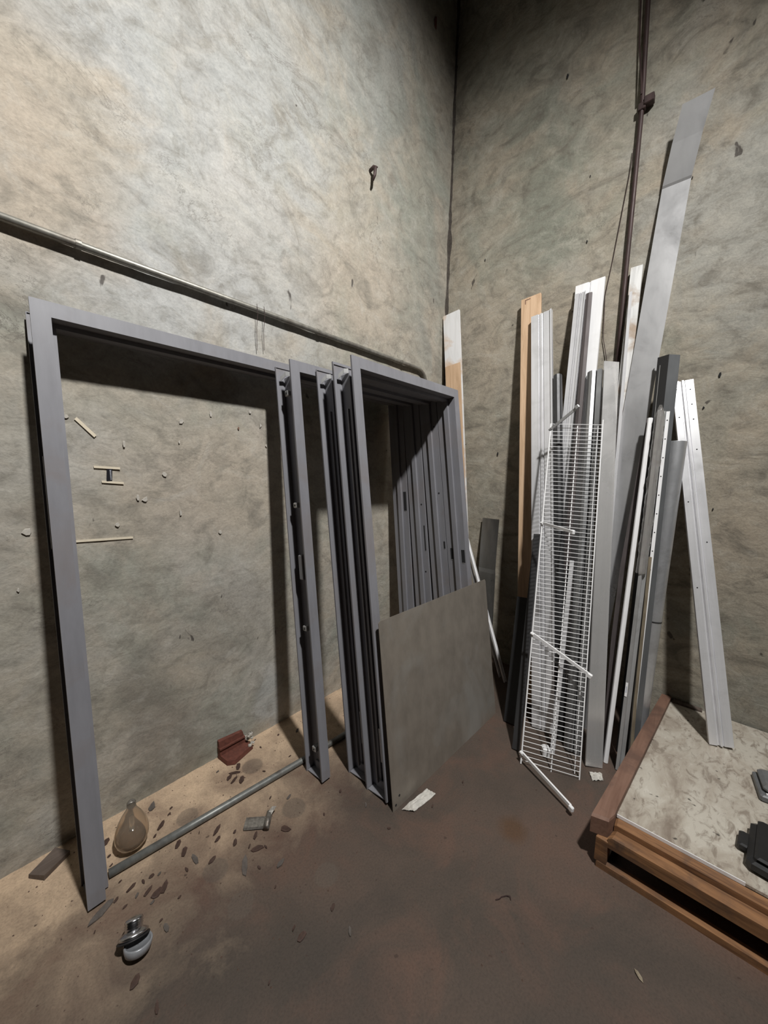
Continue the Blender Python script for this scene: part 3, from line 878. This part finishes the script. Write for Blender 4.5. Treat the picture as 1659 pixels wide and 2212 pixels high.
# ------------------------------------------------------------------ things on the floor
# large clear bulb, lying with its neck to the wall
ax = Vector((.05, .22, .035))
mbulb = frame_m((-2.54, -.222, .0655), ax, (1, 0, 0)) @ Matrix.Scale(.86, 4)
bl = empty('lamp_bulb', mbulb, 'large clear glass lamp bulb lying on the floor by the wall', 'bulb')
pr = [(.001, -.066), (.024, -.063), (.044, -.053), (.060, -.036), (.069, -.012), (.071, .012), (.068, .038), (.060, .066), (.049, .092), (.037, .114), (.028, .130), (.0225, .142), (.0205, .155)]
inner = [(max(.0006, r-.0012), z+(.0012 if i < 3 else 0)) for i, (r, z) in enumerate(pr)]
G().lathe(pr + inner[::-1], 36).make('glass_envelope', 'glass', bl, mbulb, True)
G().lathe([(.001, .1545), (.0195, .155), (.021, .160), (.0195, .163), (.021, .166), (.0195, .169), (.021, .172), (.0195, .175), (.016, .181), (.008, .186), (.001, .187)], 20).make('screw_cap', 'clipmetal', bl, mbulb, True)
G().lathe([(.001, .02), (.010, .021), (.011, .06), (.010, .095), (.001, .096)], 14).make('arc_tube', 'film', bl, mbulb, True)

# lamp-socket fitting in the foreground
mfx = T4(-2.624, -.612, .011) @ RZ(math.radians(-35))
ft = empty('socket_fitting', mfx, 'dull chrome and grey lamp socket fitting alone on foreground floor', 'fitting')
m1 = mfx @ T4(.012, -.012, .020) @ RX(math.radians(-18))
G().lathe([(.001, -.018), (.026, -.018), (.036, -.012), (.040, .0), (.041, .010), (.038, .014), (.034, .010), (.030, .004), (.001, .003)], 28).make('porcelain_cup', 'porcelain', ft, m1, True)
m2 = mfx @ T4(-.010, .014, .042) @ RX(math.radians(-40)) @ RY(math.radians(-10))
G().lathe([(.001, -.012), (.040, -.012), (.043, -.008), (.043, -.003), (.038, .0), (.030, .004), (.026, .006)], 28).make('metal_flange', 'chrome', ft, m2, True)
G().lathe([(.026, .006), (.025, .012), (.0275, .015), (.025, .018), (.0275, .021), (.025, .024), (.0275, .028), (.024, .034), (.012, .038), (.001, .039)], 24).make('threaded_cap', 'chrome', ft, m2, True)
G().lathe([(.001, -.0165), (.046, -.0165), (.047, -.0145), (.046, -.0125), (.001, -.0125)], 28).make('dark_gasket', 'black', ft, m2, True)

# metal bracket with rolled end
mc = T4(-2.19, -.49, .0015) @ RZ(math.radians(-42))
cb = empty('metal_bracket', mc, 'small tarnished metal bracket with a rolled end lying on floor', 'bracket')
g = G().rings([[(0, u_, n_) for u_, n_ in thick([(-.0, .004), (.004, .012), (.03, .014), (.05, .012), (.056, .0015)], .003)], [(.085, u_, n_) for u_, n_ in thick([(-.0, .004), (.004, .012), (.03, .014), (.05, .012), (.056, .0015)], .003)]])
g.make('bracket_plate', 'clipmetal', cb, mc)
g = G().tube([(.10, -.008, .014), (.10, .066, .016)], .014, 12)
g.make('rolled_end', 'clipmetal', cb, mc, True)
G().ribbon([(.085, .04, .015), (.10, .06, .03), (.11, .075, .036)], (1, 0, 0), .02, .002).make('bent_tongue', 'clipmetal', cb, mc)

def crumpled(name, corners, label, cat, amp=.012, mat='paper', n=10):
    a, b, c, d = [Vector((*p, 0)) for p in corners]
    v, f = [], []
    sd = rnd.random()*50
    for jj in range(n+1):
        for ii in range(n+1):
            s, t = ii/n, jj/n
            p = a.lerp(b, s).lerp(d.lerp(c, s), t)
            h = .003 + amp*abs(noise.noise(Vector((s*3+sd, t*3, 0)))) + amp*.4*abs(noise.noise(Vector((s*9+sd, t*9, 3))))
            v.append((p.x, p.y, h))
    for jj in range(n):
        for ii in range(n):
            k = jj*(n+1)+ii
            f.append((k, k+1, k+n+2, k+n+1))
    c0 = (a+b+c+d)/4
    v = [(x-c0.x, y-c0.y, z) for x, y, z in v]
    k0 = len(v)
    v += [(x, y, z-.0015) for x, y, z in v]
    f += [tuple(i+k0 for i in q[::-1]) for q in f]
    return tag(mk(name, v, f, mat, None, T4(c0.x, c0.y, .0005)), label, cat)
crumpled('paper_scrap', [(-1.632, -.936), (-1.455, -.955), (-1.452, -1.006), (-1.60, -.985)], 'crumpled soiled paper scrap on floor at corner of metal sheet', 'paper')
crumpled('paper_scrap', [(-.765, -1.53), (-.735, -1.585), (-.775, -1.60), (-.815, -1.56)], 'small torn paper scrap under right foot of wire shelf', 'paper', .02)
tag(G().bbox((-.025, -.02, 0), (.025, .02, .05), .006).make('plastic_block', 'white', None, T4(-.80, -1.315, .0005) @ RZ(.6)), 'little white plastic block on floor behind the wire shelf', 'block')

# offcut of dark wood at the wall foot
q = [(-2.845, -.066), (-2.805, -.12), (-2.722, -.066), (-2.762, -.012)]
g = G().rings([[(x, y, .001) for x, y in q], [(x+.001, y, .017+.006*(i % 2)) for i, (x, y) in enumerate(q)]])
tag(g.make('wood_offcut', 'darkwood'), 'dark wood offcut on floor at far left behind widest frame', 'offcut')

# brown flakes
FL = [(-2.427,-.071,.057),(-2.615,-.115,.043),(-2.426,-.197,.054),(-2.269,-.403,.053),(-2.283,-.444,.036),(-2.401,-.397,.05),(-2.381,-.456,.053),(-2.335,-.512,.038),(-2.419,-.476,.026),(-2.254,-.63,.086),(-2.058,-.615,.054),(-2.163,-.546,.04),(-2.151,-.726,.041),(-2.158,-.623,.022),(-2.24,-.513,.036),(-2.218,-.466,.02),(-2.588,-.391,.042),(-2.52,-.401,.022),(-2.498,-.414,.016),(-2.498,-.478,.046),(-2.546,-.45,.038),(-2.524,-.482,.052),(-2.472,-.556,.014),(-2.676,-.40,.101),(-2.537,-.621,.039),(-2.542,-.585,.015),(-2.707,-.456,.014),(-2.235,-.945,.026),(-2.407,-.345,.043),(-2.462,-.235,.02),(-1.958,-.491,.032),(-2.021,-.428,.018),(-2.368,-.141,.017),(-2.187,-.603,.055),(-2.204,-.571,.024),(-2.211,-.786,.014),(-2.13,-.091,.02),(-2.039,-.135,.055),(-2.072,-.162,.058),(-2.102,-.168,.048),(-2.093,-.202,.052),(-2.067,-.229,.052),(-1.881,-.021,.016),(-1.888,-.098,.019),(-1.809,-.274,.021),(-1.962,-.264,.02),(-1.89,-.353,.02),(-1.765,-.083,.017),(-1.665,-.135,.034),(-2.228,-.985,.039),(-2.62,-.81,.036),(-2.648,-.70,.041),(-2.365,-1.005,.017),(-2.103,-.997,.031),(-2.108,-1.095,.029),(-2.618,-.24,.015),(-2.653,-.227,.018),(-2.615,-.192,.017),(-2.608,-.335,.014),(-2.548,-.4,.021),(-2.578,-.435,.021),(-2.386,-.168,.021),(-2.326,-.358,.014),(-2.218,-.678,.019),(-1.896,-.686,.017),(-1.764,-.648,.023),(-1.73,-.794,.027),(-1.513,-1.03,.022),(-1.291,-1.066,.019),(-1.739,-.95,.017),(-2.635,-.397,.024),(-2.618,-.445,.017),(-2.545,-.502,.017)]
for k, (x, y, l) in enumerate(FL):
    r = random.Random(k+5)
    n = 7
    wd = l*(.28+.3*r.random())
    base, top = [], []
    for i in range(n):
        a = 2*math.pi*i/n
        px = math.cos(a)*l*.5*(.75+.4*r.random())
        py = math.sin(a)*wd*.5*(.7+.5*r.random())
        hz = .0012 + .10*abs(px)*r.random() + .0015*r.random()
        base.append((px, py, hz-.0011))
        top.append((px*.97, py*.97, hz+.0016))
    mm = T4(x, y, .0004) @ RZ(math.radians(35+50*(r.random()-.5)) if r.random() < .7 else r.random()*3)
    big = l > .08
    o = G().rings([base, top]).make('paint_flake', 'flakegrey' if (big or k % 6 == 0) else 'flake', None, mm)
    if k == 23: tag(o, 'largest brown flake, on floor just right of widest frame foot', 'flake', 'brown flakes scattered on floor')
    elif k == 9: tag(o, 'big grey-brown flake on open floor in front of tarnished bracket', 'flake', 'brown flakes scattered on floor')
    else: tag(o, 'small dark brown flake among the debris scattered on the floor', 'flake', 'brown flakes scattered on floor')

# a dry pale leaf and a twist of wire on the open floor
ml = T4(-1.552, -1.857, .001) @ RZ(.9)
lf = G()
lf.rings([[(-.022, 0, .001), (-.008, .008, .004), (.012, .007, .005), (.024, 0, .002), (.012, -.007, .005), (-.008, -.008, .004)],
          [(-.022, 0, .002), (-.008, .008, .0052), (.012, .007, .0062), (.024, 0, .003), (.012, -.007, .0062), (-.008, -.008, .0052)]])
tag(lf.make('dry_leaf', 'gold', None, ml @ Matrix.Scale(.75, 4)), 'tiny pale dry leaf alone on open floor in front of the platform', 'leaf')
tag(G().tube([(-1.67, -1.425, .003), (-1.66, -1.435, .006), (-1.645, -1.438, .003), (-1.63, -1.45, .004), (-1.625, -1.462, .008), (-1.632, -1.468, .003)], .0016, 5).make('wire_twist', 'rust'),
    'small twist of dark wire on open floor left of platform', 'wire')

# gritty crumbs too small to count
g = G()
for k in range(900):
    if k < 520: x, y = -2.85+2.2*rnd.random(), -.02-.95*rnd.random()**1.4
    else: x, y = -3.2+2.3*rnd.random(), -.05-1.6*rnd.random()
    if -1.30 < x and y < -1.62: continue
    s = .0012+.0035*rnd.random()**3
    a = rnd.random()*3
    c, sn = math.cos(a)*s, math.sin(a)*s
    g.add([(x+c, y+sn, .0), (x-sn*.7, y+c*.7, .0), (x-c, y-sn, .0), (x+sn, y-c, 0), (x, y, s*.9)], [(0,1,4),(1,2,4),(2,3,4),(3,0,4)])
tag(g.make('loose_grit', 'crumb'), 'fine dark grit and crumbs strewn over the concrete floor', 'grit', None, 'stuff')
